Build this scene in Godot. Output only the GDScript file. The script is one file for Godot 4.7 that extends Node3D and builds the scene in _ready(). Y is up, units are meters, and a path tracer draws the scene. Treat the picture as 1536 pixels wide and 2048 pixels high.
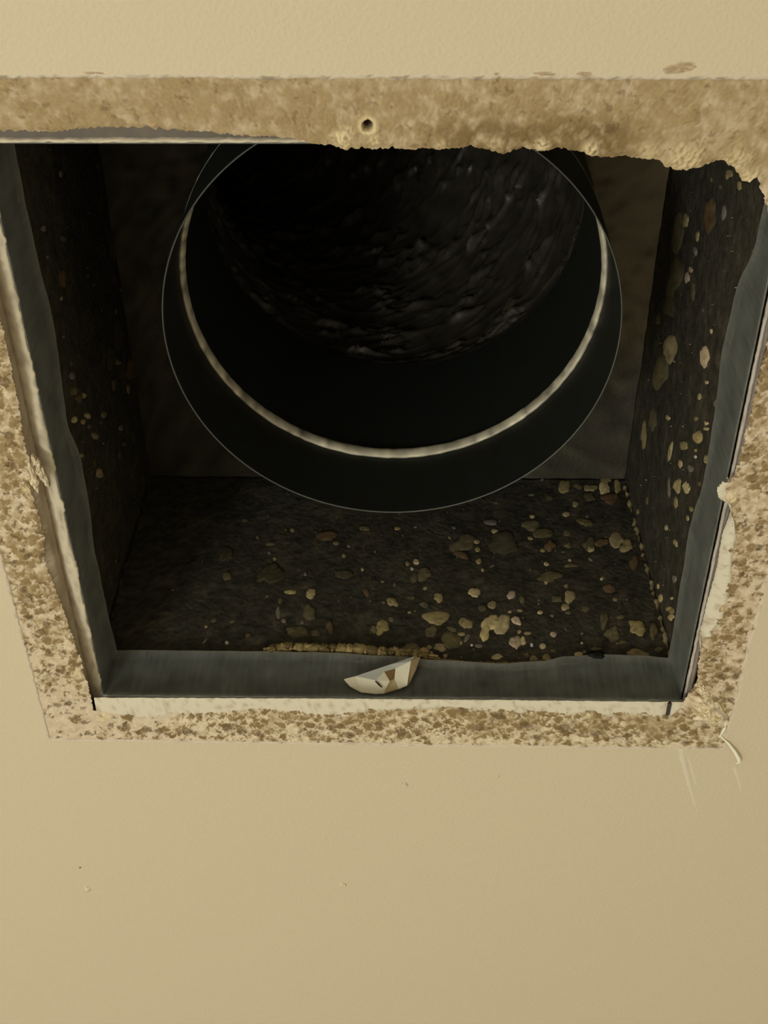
extends Node3D
# A mouldy register opening in a painted ceiling: drywall edge, sheet metal boot, round collar and flexible duct above.
# Local tables are in millimetres round the centre of the opening; the ceiling's underside is at y = 2.5 m.

const CEILING_Y := 2.5
const BOARD := 0.0127
const TOP_Y := 2.7466
const HALF_X := 0.178
const HALF_Z := 0.1753
const COLLAR := Vector3(0.0002, 0.0, 0.0439)
const LIT := Vector3(0.85, 0.79, 0.66)      # how a white surface reads on the lit ceiling; paint() divides by it

# edge of the painted ceiling round the bare band, then the torn inner edge of the board, corner to corner (x, z)
const OUTER_CORNERS := [[-213.5, 208.5], [206.5, 207.2], [206.5, -205.0], [-213.5, -202.0]]
const NEAR_EDGE := [[-187.0, 187.0], [-175.0, 186.4], [-165.6, 186.1], [-155, 185.7], [-148.6, 185.1], [-139.9, 185.9], [-130, 187.2], [-111.8, 187.4], [-99, 187], [-90.6, 186.1], [-80, 185.3], [-69.3, 184.6], [-58.7, 183.5], [-42.7, 182.7], [-32.1, 180.3], [-22.5, 179.6], [-18.3, 177.2], [-11.8, 178.5], [-5.4, 177.4], [-1.5, 178.5], [9.2, 177.4], [17.8, 178.3], [23.1, 177.4], [35.9, 179.2], [43.5, 177.4], [50, 176.1], [57.3, 178.5], [67, 177], [73.4, 178.1], [84.2, 176.3], [93, 174.1], [100.4, 174.8], [111.2, 173.7], [116.6, 173], [120.3, 169.7], [129, 168.8], [136.3, 170.6], [143.2, 173.7], [149.3, 169.7], [153.5, 164.1], [156.8, 163.7], [159.5, 166.4]]
const RIGHT_EDGE := [[159.5, 166.4], [162.5, 160.7], [167.5, 150.3], [174.0, 140.0], [178.5, 120.0], [180.0, 100.0], [180.1, 83.6], [179.3, 67.6], [179.5, 50.7], [179.2, 33.5], [178.6, 15.4], [177.5, 4.3], [173.6, -3.5], [174.8, -9], [178.9, -13], [182.6, -25.7], [184, -35.3], [184.1, -48.6], [186.1, -66.6], [186, -83], [185.7, -96.4], [182.1, -105.8], [183.3, -109.3], [178.8, -110.2], [180, -123.4], [181, -135.3], [182.3, -147.5], [180.5, -149.6], [175.5, -168.5]]
const FAR_EDGE := [[175.5, -168.5], [169.4, -175.9], [157.6, -173.4], [143.2, -172.3], [129.2, -174.2], [118.4, -171.7], [108, -174.1], [58.4, -171.2], [36.1, -168.8], [18.9, -170.4], [-12.8, -172.1], [-37, -178.2], [-55.9, -174.9], [-84.4, -171.7], [-116.9, -178], [-135.4, -176], [-143.9, -179.7], [-160.3, -179.9], [-167.9, -177.3], [-175.8, -176.5], [-182.5, -176.5]]
const LEFT_EDGE := [[-182.5, -176.5], [-182.3, -162.9], [-183, -146], [-183, -131.8], [-184.6, -114.6], [-185.9, -103], [-187.2, -86], [-189, -70.1], [-190.8, -56.9], [-187.7, -40.1], [-187.9, -29.3], [-188.8, -13.7], [-189.1, -4.1], [-185.2, 9.5], [-186.7, 16.8], [-186.2, 31.4], [-184.7, 50.6], [-184.6, 65.9], [-184.1, 82.2], [-184.5, 94.4], [-185.5, 130.0], [-187.0, 187.0]]
const CHIP := {"A": Vector2(-29.2, 25.3), "B": Vector2(-22.1, 27.9), "C": Vector2(-0.7, 37.9), "D": Vector2(14.7, 45.1), "E": Vector2(18.1, 44.1), "F": Vector2(15.6, 34.0), "G": Vector2(11.1, 21.5), "H": Vector2(10.2, 20.9), "I": Vector2(4.9, 17.8), "J": Vector2(-3.9, 14.3), "K": Vector2(-9.2, 13.7), "L": Vector2(-18.6, 15.1), "M": Vector2(-25.4, 19.8), "P": Vector2(-4.2, 31.8), "Q": Vector2(-0.7, 23.8), "S": Vector2(2.7, 34.4), "T": Vector2(2.2, 25.7), "U": Vector2(-9.5, 24.3), "V": Vector2(-5.1, 18.0), "W": Vector2(12.4, 40.6)}
const DARK_SPOTS := [[-199.3, -52.3, 2.2], [-191.0, -52.2, 2.2], [-189.7, -34.5, 2.2], [-210.2, -73.7, 1.4], [-205.6, -76.3, 1.7], [-203.7, -82.3, 2.3], [-207.2, -87.3, 1.7], [-205.9, -97.4, 2.0], [-197.9, -104.0, 2.6], [-205.2, -113.6, 1.5], [-200.0, -125.3, 1.8], [-199.0, -145.0, 1.5], [-188.0, -145.7, 1.8], [-208.9, -158.0, 1.5], [-203.8, -158.3, 2.1], [-207.1, -163.2, 1.5], [-196.6, -169.7, 2.2], [-203.7, -171.5, 2.5], [-189.5, -186.6, 1.9], [-188.6, -196.7, 1.9], [-173.7, -189.2, 1.9], [-164.8, -190.4, 3.1], [-152.0, -192.5, 2.8], [-144.2, -194.7, 2.8], [-126.4, -194.5, 3.8], [199.5, -42.8, 2.1], [189.0, -24.6, 1.6], [193.2, -63.2, 1.6], [194.9, -141.8, 2.1], [204.2, -141.3, 2.6], [201.6, -153.6, 2.4], [189.1, -127.8, 1.7], [171.4, -190.3, 1.8], [183.3, -200.7, 2.5], [200.6, -204.2, 3.4], [130.1, -182.3, 1.8], [126.9, -193.7, 3.1], [203.9, -161.8, 2.1], [207.4, -134.2, 2.3], [208.3, -119.9, 2.3], [94.2, 186.8, 2.3], [-101.1, -190.4, 3.4], [-92.0, -193.5, 3.1], [-81.3, -197.1, 2.8], [-35.9, -189.5, 3.1], [-25.2, -196.3, 3.4], [-6.5, -186.9, 2.8], [7.4, -193.5, 3.1], [21.2, -181.9, 2.8], [43.8, -172.7, 3.6], [66.9, -177.7, 3.7], [55.1, -188.3, 3.4], [82.6, -185.6, 3.7], [91.1, -196.9, 2.8], [107.3, -187.6, 3.7], [-188.3, 61.1, 2.2], [-193.4, 28.3, 2.6], [-196.2, 9.5, 2.4], [-196.6, -16.8, 2.1]]
# mould flecks on the liner: place on the panel, its two half axes (mm), tone
const FAR_FLECKS := "66.5,86.1,8.3,0.1,-0.4,-7.2,0;62,74.5,3.4,-1.3,-1.8,-7.8,0;73.4,83.3,6,0.1,-0.5,-7.7,0;31.6,109,3.8,0,-0.1,-4.6,1;55.3,112.9,4.1,0,-0.2,-5.1,0;81.6,112.1,3.1,2.6,1,-3.1,3;88.4,107.1,2,0,-0.3,-4,5;67.7,101.9,3,0,-0.3,-5,1;61.1,98.3,3,0,-0.2,-3.5,5;49.1,84.4,6.3,0.1,-0.2,-6.7,1;29.2,87.1,9,0.1,-0.1,-6.8,1;26.4,75.1,4,0,-0.1,-8.5,5;38.8,69.1,7.2,0.1,-0.3,-10.2,5;39.3,78.1,4,0,-0.1,-3.8,5;46.1,72.9,3,0,-0.1,-2.4,1;49.6,69.6,1.4,-1.2,-2.1,-4.9,6;45.2,64.9,1.3,0,-0.1,-2.8,1;52.3,63.1,1,0,-0.1,-1.4,7;56.9,62.7,2.6,0,-0.1,-1.9,6;31.4,60.6,5.2,0.1,-0.1,-3.7,1;24.6,60.5,2,0,-0,-2.3,1;12.2,60.4,8.5,0.1,0,-4.1,5;25.5,55,1.6,0,-0,-2.3,0;34.5,52.8,1.6,0,-0,-2.3,1;68.3,52.3,3.5,0,-0.2,-3.2,0;81.1,64.9,3.9,0,-0.4,-6.5,3;85.9,67.7,2.3,0,-0.3,-4.2,0;84.1,75.7,1.6,0,-0.2,-2.8,0;89,74.3,3,0,-0.1,-1.9,1;83.2,86.8,3.8,-3.3,-1.6,-3.4,3;98.8,62.7,2.3,0,-0.2,-2.8,0;91.4,63.6,1,0,-0.1,-1.9,7;99.9,52.7,3.2,0,-0.4,-5,1;91.7,50.8,3.2,0,-0.3,-3.6,1;87.5,54.8,2.6,0,-0.2,-2.7,5;78.8,95,1.7,0,-0.1,-1.5,3;85.6,96.6,2,0,-0.1,-1.5,1;99.6,94.8,2,0,-0.2,-2,0;105.5,124.8,2.1,0,-0.2,-2.6,0;107.8,131.1,9.7,0.1,-0.6,-6.3,5;108,145,2.1,0,-0.2,-2.2,0;98.9,173.3,2.2,0,-0.2,-2.3,1;102,198.5,2.2,0,-0.2,-2.4,0;106.5,160.4,2.1,0,-0.2,-2.2,1;99.6,186.7,6.6,0.1,-0.5,-7,5;108.2,180.9,7.3,0.1,-0.6,-6.9,5;49.5,167.1,10.1,0.1,-0.3,-10.1,5;48.1,155.4,5.2,-3,-1.1,-4.2,4;40.3,173.9,1.4,0,-0.1,-2.3,1;59.3,169,2.9,0,-0.1,-2.8,1;60.1,161.1,2.1,0,-0.1,-3.3,1;79,165.8,11.9,0.1,-0.8,-13.4,8;71.3,191.7,4.6,-1.3,-0.6,-3.5,6;74.1,181.7,2.9,0,-0.2,-2.9,1;60.6,147.8,2.5,0,-0.1,-3.3,1;62.9,138.1,1.1,0,-0.1,-2.1,3;69.8,142.5,1.9,1.6,0.3,-0.9,6;16.3,146.8,2.5,0,-0,-3.3,3;10,144,1.8,0,0,-2.7,1;13.2,138.6,1.4,0,0,-2.1,7;21.9,133.4,5.9,0.1,-0.1,-7.4,5;14.9,129.1,2.8,0,-0,-5.3,5;22.1,118.2,1.7,0,-0,-2.1,1;13.2,108.3,2,0,0,-2.5,5;21.3,102.4,3.4,0,-0,-3.5,5;11.5,93.8,1.3,0,0,-1.5,1;15.7,185.8,1.5,0,-0,-1.2,6;43.9,184.9,1.8,0,-0,-1.8,6;76.3,215.3,1.9,0,-0.1,-1.8,5;-110.4,192.2,2.2,0,0.3,-2.4,5;-79.4,181.4,1.5,0,0.2,-2.3,5;-74.3,180.8,1.8,0,0.2,-2.3,1;-89,165.7,3.3,0,0.2,-2.3,5;-99.1,173.1,1.5,0,0.2,-2.3,5;-48,175.3,8,0.1,0.4,-7.4,4;-41.7,165.7,2.9,0,0.2,-3.4,1;-21.7,183.7,3.7,0,0.1,-3.5,5;2.5,183.9,2.2,0,0,-2.3,1;-9.4,176.3,1.1,0,0,-1.7,5;-35.3,152.8,1.8,0,0.1,-2.8,1;-13.3,157.5,0.7,0,0,-1.7,1;-32.2,163.5,1.4,0,0.1,-1.7,6;-84.2,149,1.4,0,0.2,-2.2,1;-89.1,155.6,1.4,0,0.2,-1.7,6;-115.8,129.8,4.5,0,0.6,-4.8,5;-119.7,153.6,5,0.1,1.1,-8.8,8;-88,132.7,8.9,6.9,3.3,-8.1,8;-35.8,131.7,7,0.1,0.2,-5.3,8;-21.6,137.7,1.1,0,0.1,-2.1,0;1.9,136.4,1.1,0,0,-1.6,0;-61.4,132.5,1.4,0,0.1,-2.1,6;-70.3,113,4.5,0,0.2,-3.1,0;-56.8,112.2,4.1,0,0.3,-4.6,0;-56,94.5,4.7,0.1,0.6,-9.3,5;-76.4,104.3,1.7,0,0.3,-4,5;-77.1,92.8,2,0,0.6,-6.9,6;-72.7,84.5,2,0,0.2,-2.9,6;-63.2,74,6.6,0.1,0.4,-5.2,5;-50.9,72.3,3.3,0,0.2,-3.3,5;-41.4,80.5,2.7,0,0.4,-7.2,4;-18.1,113.1,1.6,0.9,1.1,-3.8,4;-15.1,105,1,0,0,-1.5,5;-0.1,103.1,3.7,0,0.1,-4.5,1;-6.2,103.1,1.4,0,0,-1.5,6;-6.8,79.5,4.6,0.1,0.2,-7.6,1;-12,77,3.3,0,0.1,-3.8,5;-0.6,86.8,2,0,0,-2.9,5;-7,124.6,1.7,0,0,-1.6,1;1.1,121.6,1,0,0,-2.1,6;-60.2,83.2,1.3,0,0.1,-1.9,6;-95.3,70.4,2,0,0.3,-2.4,4;-108.3,63.2,1.3,0,0.2,-1.9,7;-119,84.5,1.6,1.5,0.9,-1.7,5;-106.5,83.7,1.8,1,0.5,-1.4,5;-123.8,78.1,1.3,0,0.3,-1.9,1;-122.7,64.9,1.5,3.3,0.6,-0.6,6;-86.1,108.8,1,0,0.1,-1.5,6;160.8,284.6,2.4,0,-0.5,-4.1,1;146.6,264,3.1,0,-0.4,-4,0;126.8,261.9,1.6,0,-0.2,-2,5;130.1,236.5,6.1,0.1,-0.9,-8.9,1;139.8,237.2,3.8,0,-0.7,-6.4,5;150.1,234.1,5.3,0.1,-0.7,-6.3,1;161,236.1,4.6,0,-1.1,-8.9,0;157.7,252.9,3.9,0,-0.8,-6.5,1;163.3,245.1,3.5,0,-0.7,-5.2,1;170.9,236.2,2.7,0,-1.5,-11.4,1;161.8,219.2,6.8,0.1,-1,-7.4,4;147.7,223.4,5.7,0.1,-0.6,-5.6,5;136.2,214.6,2.6,0,-0.4,-3.7,1;117,221.8,3,0,-0.3,-3.1,5;103.7,225.5,2.6,0,-0.1,-1.9,6;113.7,244.7,1.5,0,-0.2,-1.9,6;118.2,244.1,1.5,0,-0.1,-1.3,6;127.9,202.4,3,0,-0.4,-3.6,1;140.7,191.8,5.4,-2.4,-1.3,-4.6,5;156.3,199,1.5,0,-0.2,-1.2,6;143.1,199.5,1.1,0,-0.2,-1.8,6;141.3,168.1,6.1,0.1,-1,-8.4,5;141.3,162.5,3.2,0,-0.5,-3.9,0;150.8,169.9,5.4,0.1,-0.7,-5.6,4;162.3,172.3,5.8,0.1,-1.3,-9.6,1;168.2,165.5,3.5,-3.6,-3.4,-6.8,1;169.9,147.9,3.5,0,-1.6,-10.8,4;112.7,165.5,3.6,0,-0.6,-6.7,4;125,149.6,1.4,0,-0.2,-2.2,0;125.1,143.6,4.2,0,-0.3,-2.7,5;121.3,158.4,1.8,0,-0.2,-1.7,6;139.9,150.3,1.4,-1.4,-0.7,-1.4,6;126.6,179.4,2.5,0,-0.4,-3.5,5;125.2,165.7,3.6,0,-0.5,-4.5,5;119.7,121.8,1.7,0,-0.3,-2.6,1;120.2,109.5,4.1,0,-0.7,-7.1,1;111.9,108.4,3.4,0,-0.3,-3,5;116.9,100.4,3,0,-0.3,-3.5,1;118,95,2.3,0,-0.2,-2,5;107.4,91.9,1.3,0,-0.1,-1.5,6;130.9,99.1,3.4,0,-0.4,-3.5,5;122.7,85.3,1,0,-0.2,-1.9,1;115.1,78.9,1.3,-1.8,-0.7,-1.1,5;106.3,73.6,2.3,0,-0.3,-2.8,3;124.2,65.8,1,0,-0.2,-1.4,0;105,58.7,2.6,0,-0.2,-1.8,5;125.5,74.8,1,0,-0.2,-1.4,6;145.2,129.9,1.4,0,-0.3,-2.1,0;147.6,129.9,1,0,-0.2,-1.6,1;149,119.5,4.1,0,-0.7,-5.7,4;151.6,107.8,1.7,0,-0.3,-2.5,1;154,100.8,2,0,-0.5,-4,8;141.8,86.9,3,0,-1.2,-9.6,5;144.9,75,6.6,0.1,-1.1,-8.5,5;151.7,67.1,3.3,0,-0.3,-2.3,5;162.3,81.8,6,0.1,-1.1,-7.2,1;152.7,90.9,3,0,-0.4,-2.9,5;172.4,76.7,3,0,-1.2,-7.6,5;174.1,60.8,3.2,0,-0.5,-3.2,5;158.8,57.5,8.1,0.1,-0.5,-3.6,1;121,54.7,3.2,0,-0.3,-2.7,0;125.3,58,1.6,0,-0.2,-1.8,6;133,60.4,3.9,0,-0.2,-1.4,5"
const RIGHT_FLECKS := "102.4,14.4,-9.1,5.4,-3.9,-4.7,3;97.1,35.1,-3,1.7,-1.1,-1.3,0;88.4,6.6,-3,1.8,-0.9,-1.1,0;96.1,-8.2,-4.1,2.6,-1.5,-1.8,1;63.5,8.1,-5.5,3.5,-2.1,-2.6,6;154.8,-61.8,-5,3.3,-1.5,-1.8,0;95.1,-22.9,-4.1,2.7,-1.1,-1.4,1;74.4,-12.2,-3.8,2.6,-0.7,-0.9,3;73.4,-15.3,-4.8,3.2,-0.7,-0.9,3;87.5,-30.2,-8.1,5.5,-2.3,-2.7,1;55.3,-12.2,-5.4,3.8,-3.2,-3.9,0;111.5,-53.8,-6.6,4.6,-1.8,-2.1,1;85.1,-38.9,-3,2.1,-0.8,-0.9,1;109.8,-66.6,-3.3,2.4,-1.8,-2.2,0;82.6,-41.9,-3,2.2,-0.8,-0.9,7;88.7,-54.4,-7.2,5.3,-1.3,-1.6,6;58.7,-27.7,-7.4,5.3,-2,-2.4,1;106.1,-79.8,-11,8.2,-3.2,-3.9,0;90.4,-68.8,-7.4,5.5,-2.5,-3.1,0;104,-93.3,-4.5,3.5,-2.2,-2.7,1;72.1,-72.5,-4,3.1,-1.2,-1.4,1;65.9,-48.7,-3.9,2.9,-1.3,-1.6,5;75.6,-82.5,-3.1,2.4,-1.4,-1.6,1;136.4,-74.7,-3.7,2.4,-0.7,-7.3,1;125.3,-97.4,-2.4,1.8,-4.2,-5,6;200.4,42.9,-15.3,6.8,-2.9,-13.5,5;196.6,16.2,-19.3,9.3,-3,-14.3,5;193.4,-1.3,-18.2,9.3,-2.1,-9.7,5;182.8,-23.3,-18,9.8,-0.8,-11.4,1;190.8,-49.7,-17.4,10,-0.9,-14.2,5;190.8,-87.8,-11.1,7.1,-2.2,-10.9,5;208.1,-113,-7.4,4.9,-2,-10.7,1;141.1,86.7,-12.7,5.3,-2.2,-8.6,4;112.6,98,-3.9,1.6,-1.3,-4.6,6;206,51.8,-11.6,5,-1.8,-8.5,5;188.2,59.9,-7.3,3.3,-2.7,-3.3,1;154.9,65,-4.5,2.1,-2.2,-2.7,1;155.3,55.9,-4.5,2.2,-1.9,-2.3,6;158.4,42,-4.6,2.3,-1.5,-1.9,3;163.8,34.4,-4.7,2.4,-1.9,-2.4,3;146.2,35.1,-4.5,2.4,-3.4,-4.2,5;52.5,105.6,-3.2,1.6,-0.8,-1,4;147.6,103.5,-3.2,1.3,-1.4,-1.7,5;93.9,121.7,-3.6,1.5,-1.6,-2,1;115.7,119.3,-6.7,2.7,-2,-2.5,1;127.1,107.4,-3,1.3,-0.9,-1.1,5;116,-122.8,-3.6,2.9,-1.3,-1.5,0;90.5,-114.1,-4.4,3.6,-2,-2.4,1;110.3,-169.1,-3.6,3.2,-1.3,-1.6,0;99.4,-169.7,-5.9,5.3,-1.9,-2.3,0;76.6,-149.1,-3.3,3,-0.8,-1,0;69.9,-159.5,-6.4,6,-1.4,-1.7,0;71.5,-155.3,-5.4,5,-1.4,-1.7,1;80,-161.4,-5.5,5.1,-1,-1.3,1;77.9,-133.9,-4.3,3.8,-2,-2.5,6;192.5,-169,-4.4,3.5,-1.4,-1.7,1;171.9,-142.6,-4.1,3.2,-2,-2.4,5;219,-25.7,-5.7,3.1,-2.6,-3.1,5;119.9,35.7,-3.1,1.7,-0.9,-1.1,5"
const LEFT_FLECKS := "120.5,54.5,7.3,-3.8,-3.4,-4.6,4;247.9,12.6,13,-6.5,-8.7,-6.8,4;137.2,71.7,5.7,-2.7,-1.2,-1.6,5;106.8,91.9,3.4,-1.6,-1.1,-1.5,6;103.4,76.6,2.6,-1.2,-0.7,-0.9,6;182.3,18.7,3.3,-1.7,-0.9,-1.3,6;174.8,28.8,3.2,-1.6,-0.7,-1,6;236.5,-5.2,7.7,-4,-2.6,-3.5,8;246.4,-18.3,4,-2.1,-1,-1.4,6;113.7,45.3,2.7,-1.4,-0.9,-1.1,1;87.3,46,2.5,-1.4,-1,-1.3,7;104,25.7,2.7,-1.5,-0.7,-0.9,6;223.3,-22.8,3.8,-2.1,-1.4,-1.9,6;224.5,-42.9,11.7,-6.7,-7,-9.4,8;195.2,-41.9,10.9,-6.5,-4.8,-6.5,8;208.8,-54.3,7.5,-4.5,-1.6,-2.2,1;242.1,-80.6,16.7,-10.2,-4.1,-5.5,4;223.2,-84.9,5.3,-3.3,-1.7,-2.3,1;188.7,-59.9,4.8,-3,-2.4,-3.3,5;107.7,6.4,3.7,-2.2,-1.2,-1.7,5;105.6,-1.7,5.5,-3.4,-1.4,-1.9,6;104.1,-10.9,7.4,-4.7,-1.4,-1.9,5;109.2,-20.5,7.6,-4.9,-1.6,-2.2,4;121.2,-25.3,4.9,-3.1,-1.1,-1.5,0;94.5,-25.5,5.5,-3.7,-1.3,-1.7,0;109.6,-37.1,4.8,-3.2,-1.1,-1.5,1;120.5,-39.9,6,-3.9,-1.1,-1.5,0;155.3,-61.8,5.5,-3.6,-1.4,-1.8,1;120.5,-47.8,4,-2.7,-0.9,-1.3,6;128,-60.1,6.2,-4.2,-1.3,-1.8,1;141.8,-75.5,3.2,-2.2,-0.8,-1,7;94.4,-51.5,3.7,-2.6,-0.9,-1.2,1;122.6,-86.2,8.3,-6.1,-1.9,-2.6,1;189.9,-109.4,6.2,-4.3,-0.8,-1.1,5;189.2,-95.4,4.9,-3.3,-1.2,-1.7,6;175.6,-108.7,2.4,-1.7,-1.7,-2.2,5;222.1,-123.8,8.2,-5.6,-4.4,-5.9,8;117.9,-73.6,2,-1.4,-1.7,-2.3,5;259.6,51.4,9.1,-3.9,-3.2,-4.3,4;155.7,103.1,2.9,-1.2,-1.4,-1.8,6;239.7,75,4.9,-2,-2.3,-3.1,8;260,-53.8,5.6,-3.1,-1.9,-2.6,8;190.4,-3.8,3.4,-1.9,-0.8,-1,6;127.1,-115.1,4.3,-3.3,-1.2,-1.6,8"

var rng := RandomNumberGenerator.new()
var M := {}
var cells := FastNoiseLite.new()
var cell_value := FastNoiseLite.new()
var spots := FastNoiseLite.new()
var spot_value := FastNoiseLite.new()
var fine := FastNoiseLite.new()
var broad := FastNoiseLite.new()
var blotch := FastNoiseLite.new()
var used := {}


func _ready() -> void:
	rng.seed = 7
	setup_view()
	setup_noise()
	setup_materials()
	build_room()
	build_added_lamp()
	build_ceiling()
	build_boot()
	build_flexible_duct()
	build_paint_chip()


# ---------------------------------------------------------------- camera, light, exposure
func setup_view() -> void:
	var cam := Camera3D.new()
	cam.name = "camera"
	cam.fov = 46.183
	cam.near = 0.02
	cam.position = Vector3(0.0091, 1.9983, 0.3731)
	cam.rotation_degrees = Vector3(51.9056, 1.7421, 1.7162)
	add_child(cam)
	var env := Environment.new()
	env.background_mode = Environment.BG_COLOR
	env.background_color = Color(0.01, 0.01, 0.012)
	env.tonemap_mode = Environment.TONE_MAPPER_LINEAR
	env.tonemap_exposure = 1.0
	env.sdfgi_enabled = true
	env.ssao_enabled = true
	env.ssil_enabled = true
	var we := WorldEnvironment.new()
	we.name = "world_environment"
	we.environment = env
	add_child(we)


const LAMP_AT := Vector3(-0.82, 0.65, 0.46)
const LAMP_COLOR := Color(0.985, 1.0, 0.985)
const LAMP_ENERGY := 1.37


# ---------------------------------------------------------------- helpers
func lin(r: float, g: float, b: float) -> Color:
	return Color(r / 255.0, g / 255.0, b / 255.0).srgb_to_linear()


func paint(r: float, g: float, b: float, times := 1.0) -> Color:
	# the base colour (linear) of a surface that reads as r, g, b where the added lamp light falls evenly on it
	var c := lin(r, g, b)
	return Color(minf(c.r / LIT.x * times, 0.9), minf(c.g / LIT.y * times, 0.9), minf(c.b / LIT.z * times, 0.9))


func setup_noise() -> void:
	for n in [cells, cell_value, spots, spot_value]:
		n.noise_type = FastNoiseLite.TYPE_CELLULAR
		n.cellular_jitter = 1.0
		n.fractal_type = FastNoiseLite.FRACTAL_NONE
	cells.seed = 11
	cells.frequency = 0.165
	cells.cellular_return_type = FastNoiseLite.RETURN_DISTANCE2_SUB
	cell_value.seed = 11
	cell_value.frequency = 0.165
	cell_value.cellular_return_type = FastNoiseLite.RETURN_CELL_VALUE
	spots.seed = 23
	spots.frequency = 0.2
	spots.cellular_return_type = FastNoiseLite.RETURN_DISTANCE
	spot_value.seed = 23
	spot_value.frequency = 0.2
	spot_value.cellular_return_type = FastNoiseLite.RETURN_CELL_VALUE
	fine.seed = 5
	fine.frequency = 0.45
	fine.fractal_octaves = 3
	broad.seed = 8
	broad.frequency = 0.03
	broad.fractal_octaves = 3
	blotch.seed = 15
	blotch.frequency = 0.13
	blotch.fractal_octaves = 3


func noise_texture(freq: float, octaves: int, size := 1024, s := 3) -> NoiseTexture2D:
	var n := FastNoiseLite.new()
	n.seed = s
	n.noise_type = FastNoiseLite.TYPE_SIMPLEX_SMOOTH
	n.frequency = freq
	n.fractal_octaves = octaves
	var t := NoiseTexture2D.new()
	t.width = size
	t.height = size
	t.seamless = true
	t.noise = n
	return t


func material(called: String, rough: float, metal := 0.0, spec := 0.5) -> StandardMaterial3D:
	var m := StandardMaterial3D.new()
	m.resource_name = called
	m.vertex_color_use_as_albedo = true
	m.roughness = rough
	m.metallic = metal
	m.metallic_specular = spec
	M[called] = m
	return m


func setup_materials() -> void:
	var peel := noise_texture(0.07, 3)
	var p := material("ceiling_paint", 0.62, 0.0, 0.4)
	p.heightmap_enabled = true
	p.heightmap_texture = peel
	p.heightmap_scale = 0.022
	material("drywall", 0.9, 0.0, 0.3)
	material("paper", 0.85, 0.0, 0.3)
	material("hem", 0.6, 0.0, 0.4)
	material("galvanised", 0.42, 0.55, 0.5)
	var liner := material("liner", 0.75, 0.0, 0.35)
	liner.heightmap_enabled = true
	liner.heightmap_texture = noise_texture(0.03, 4, 512, 9)
	liner.heightmap_scale = 0.06
	liner.uv1_triplanar = true
	liner.uv1_world_triplanar = true
	liner.uv1_scale = Vector3(12, 12, 12)
	material("mould", 0.9, 0.0, 0.25)
	material("collar_metal", 0.5, 0.2, 0.4)
	material("bead", 0.55, 0.1, 0.5)
	material("duct_film", 0.4, 0.0, 0.4)
	material("jacket", 0.5, 0.3, 0.5)
	var wall := material("wall_paint", 0.85, 0.0, 0.3)
	wall.heightmap_enabled = true
	wall.heightmap_texture = peel
	wall.heightmap_scale = 0.03
	wall.uv1_triplanar = true
	wall.uv1_world_triplanar = true
	wall.uv1_scale = Vector3(4, 4, 4)
	material("floor_board", 0.5, 0.0, 0.5)
	material("lamp_metal", 0.35, 0.8, 0.5)


func grid(P: PackedVector3Array, C: PackedColorArray, nu: int, nv: int, wrap_u := false, wrap_v := false, toward := Vector3.ZERO, inward := false, UV := PackedVector2Array()) -> ArrayMesh:
	# nu x nv points, u fastest. Faces point along «toward», or outward from the enclosed volume (inward: into it).
	var I := PackedInt32Array()
	var N := PackedVector3Array()
	N.resize(P.size())
	var ulast := nu if wrap_u else nu - 1
	var vlast := nv if wrap_v else nv - 1
	I.resize(ulast * vlast * 6)
	var k := 0
	var sign_sum := 0.0
	var mid := Vector3.ZERO
	for q in P:
		mid += q
	mid /= maxf(1.0, P.size())
	for v in vlast:
		var r0 := v * nu
		var r1 := ((v + 1) % nv) * nu
		for u in ulast:
			var u1 := (u + 1) % nu
			var a := r0 + u
			var b := r0 + u1
			var c := r1 + u1
			var d := r1 + u
			var n1 := (P[b] - P[a]).cross(P[c] - P[a])
			var n2 := (P[c] - P[a]).cross(P[d] - P[a])
			var s := n1 + n2
			N[a] += s
			N[b] += s
			N[c] += s
			N[d] += s
			if toward != Vector3.ZERO:
				sign_sum += s.dot(toward)
			else:
				sign_sum += s.dot(P[a] - mid)
			I[k] = a
			I[k + 1] = b
			I[k + 2] = c
			I[k + 3] = a
			I[k + 4] = c
			I[k + 5] = d
			k += 6
	var flip := (sign_sum < 0.0) != inward
	if not flip:                                   # these are counter-clockwise seen from the front; Godot wants clockwise
		for j in range(0, k, 3):
			var t := I[j + 1]
			I[j + 1] = I[j + 2]
			I[j + 2] = t
	for j in N.size():
		var n := N[j].normalized()
		N[j] = -n if flip else n
	return commit(P, N, C, I, UV)


func commit(P: PackedVector3Array, N: PackedVector3Array, C: PackedColorArray, I: PackedInt32Array, UV := PackedVector2Array()) -> ArrayMesh:
	var a := []
	a.resize(Mesh.ARRAY_MAX)
	a[Mesh.ARRAY_VERTEX] = P
	a[Mesh.ARRAY_NORMAL] = N
	a[Mesh.ARRAY_COLOR] = C
	if UV.size():
		a[Mesh.ARRAY_TEX_UV] = UV
	a[Mesh.ARRAY_INDEX] = I
	var m := ArrayMesh.new()
	m.add_surface_from_arrays(Mesh.PRIMITIVE_TRIANGLES, a)
	return m


func numbered(called: String, parent: Node) -> String:
	var key := "%d/%s" % [parent.get_instance_id(), called]
	var n: int = used.get(key, 0)
	used[key] = n + 1
	return called if n == 0 else "%s_%03d" % [called, n]


func part(called: String, mesh: Mesh, mat: String, parent: Node = self, label := "") -> MeshInstance3D:
	var o := MeshInstance3D.new()
	o.name = numbered(called, parent)
	o.mesh = mesh
	o.material_override = M[mat]
	if label:
		o.set_meta("label", label)
	parent.add_child(o, true)
	return o


func tag(o: Node, label: String, category: String, kind := "") -> Node:
	o.set_meta("label", label)
	o.set_meta("category", category)
	if kind:
		o.set_meta("kind", kind)
	return o


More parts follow.
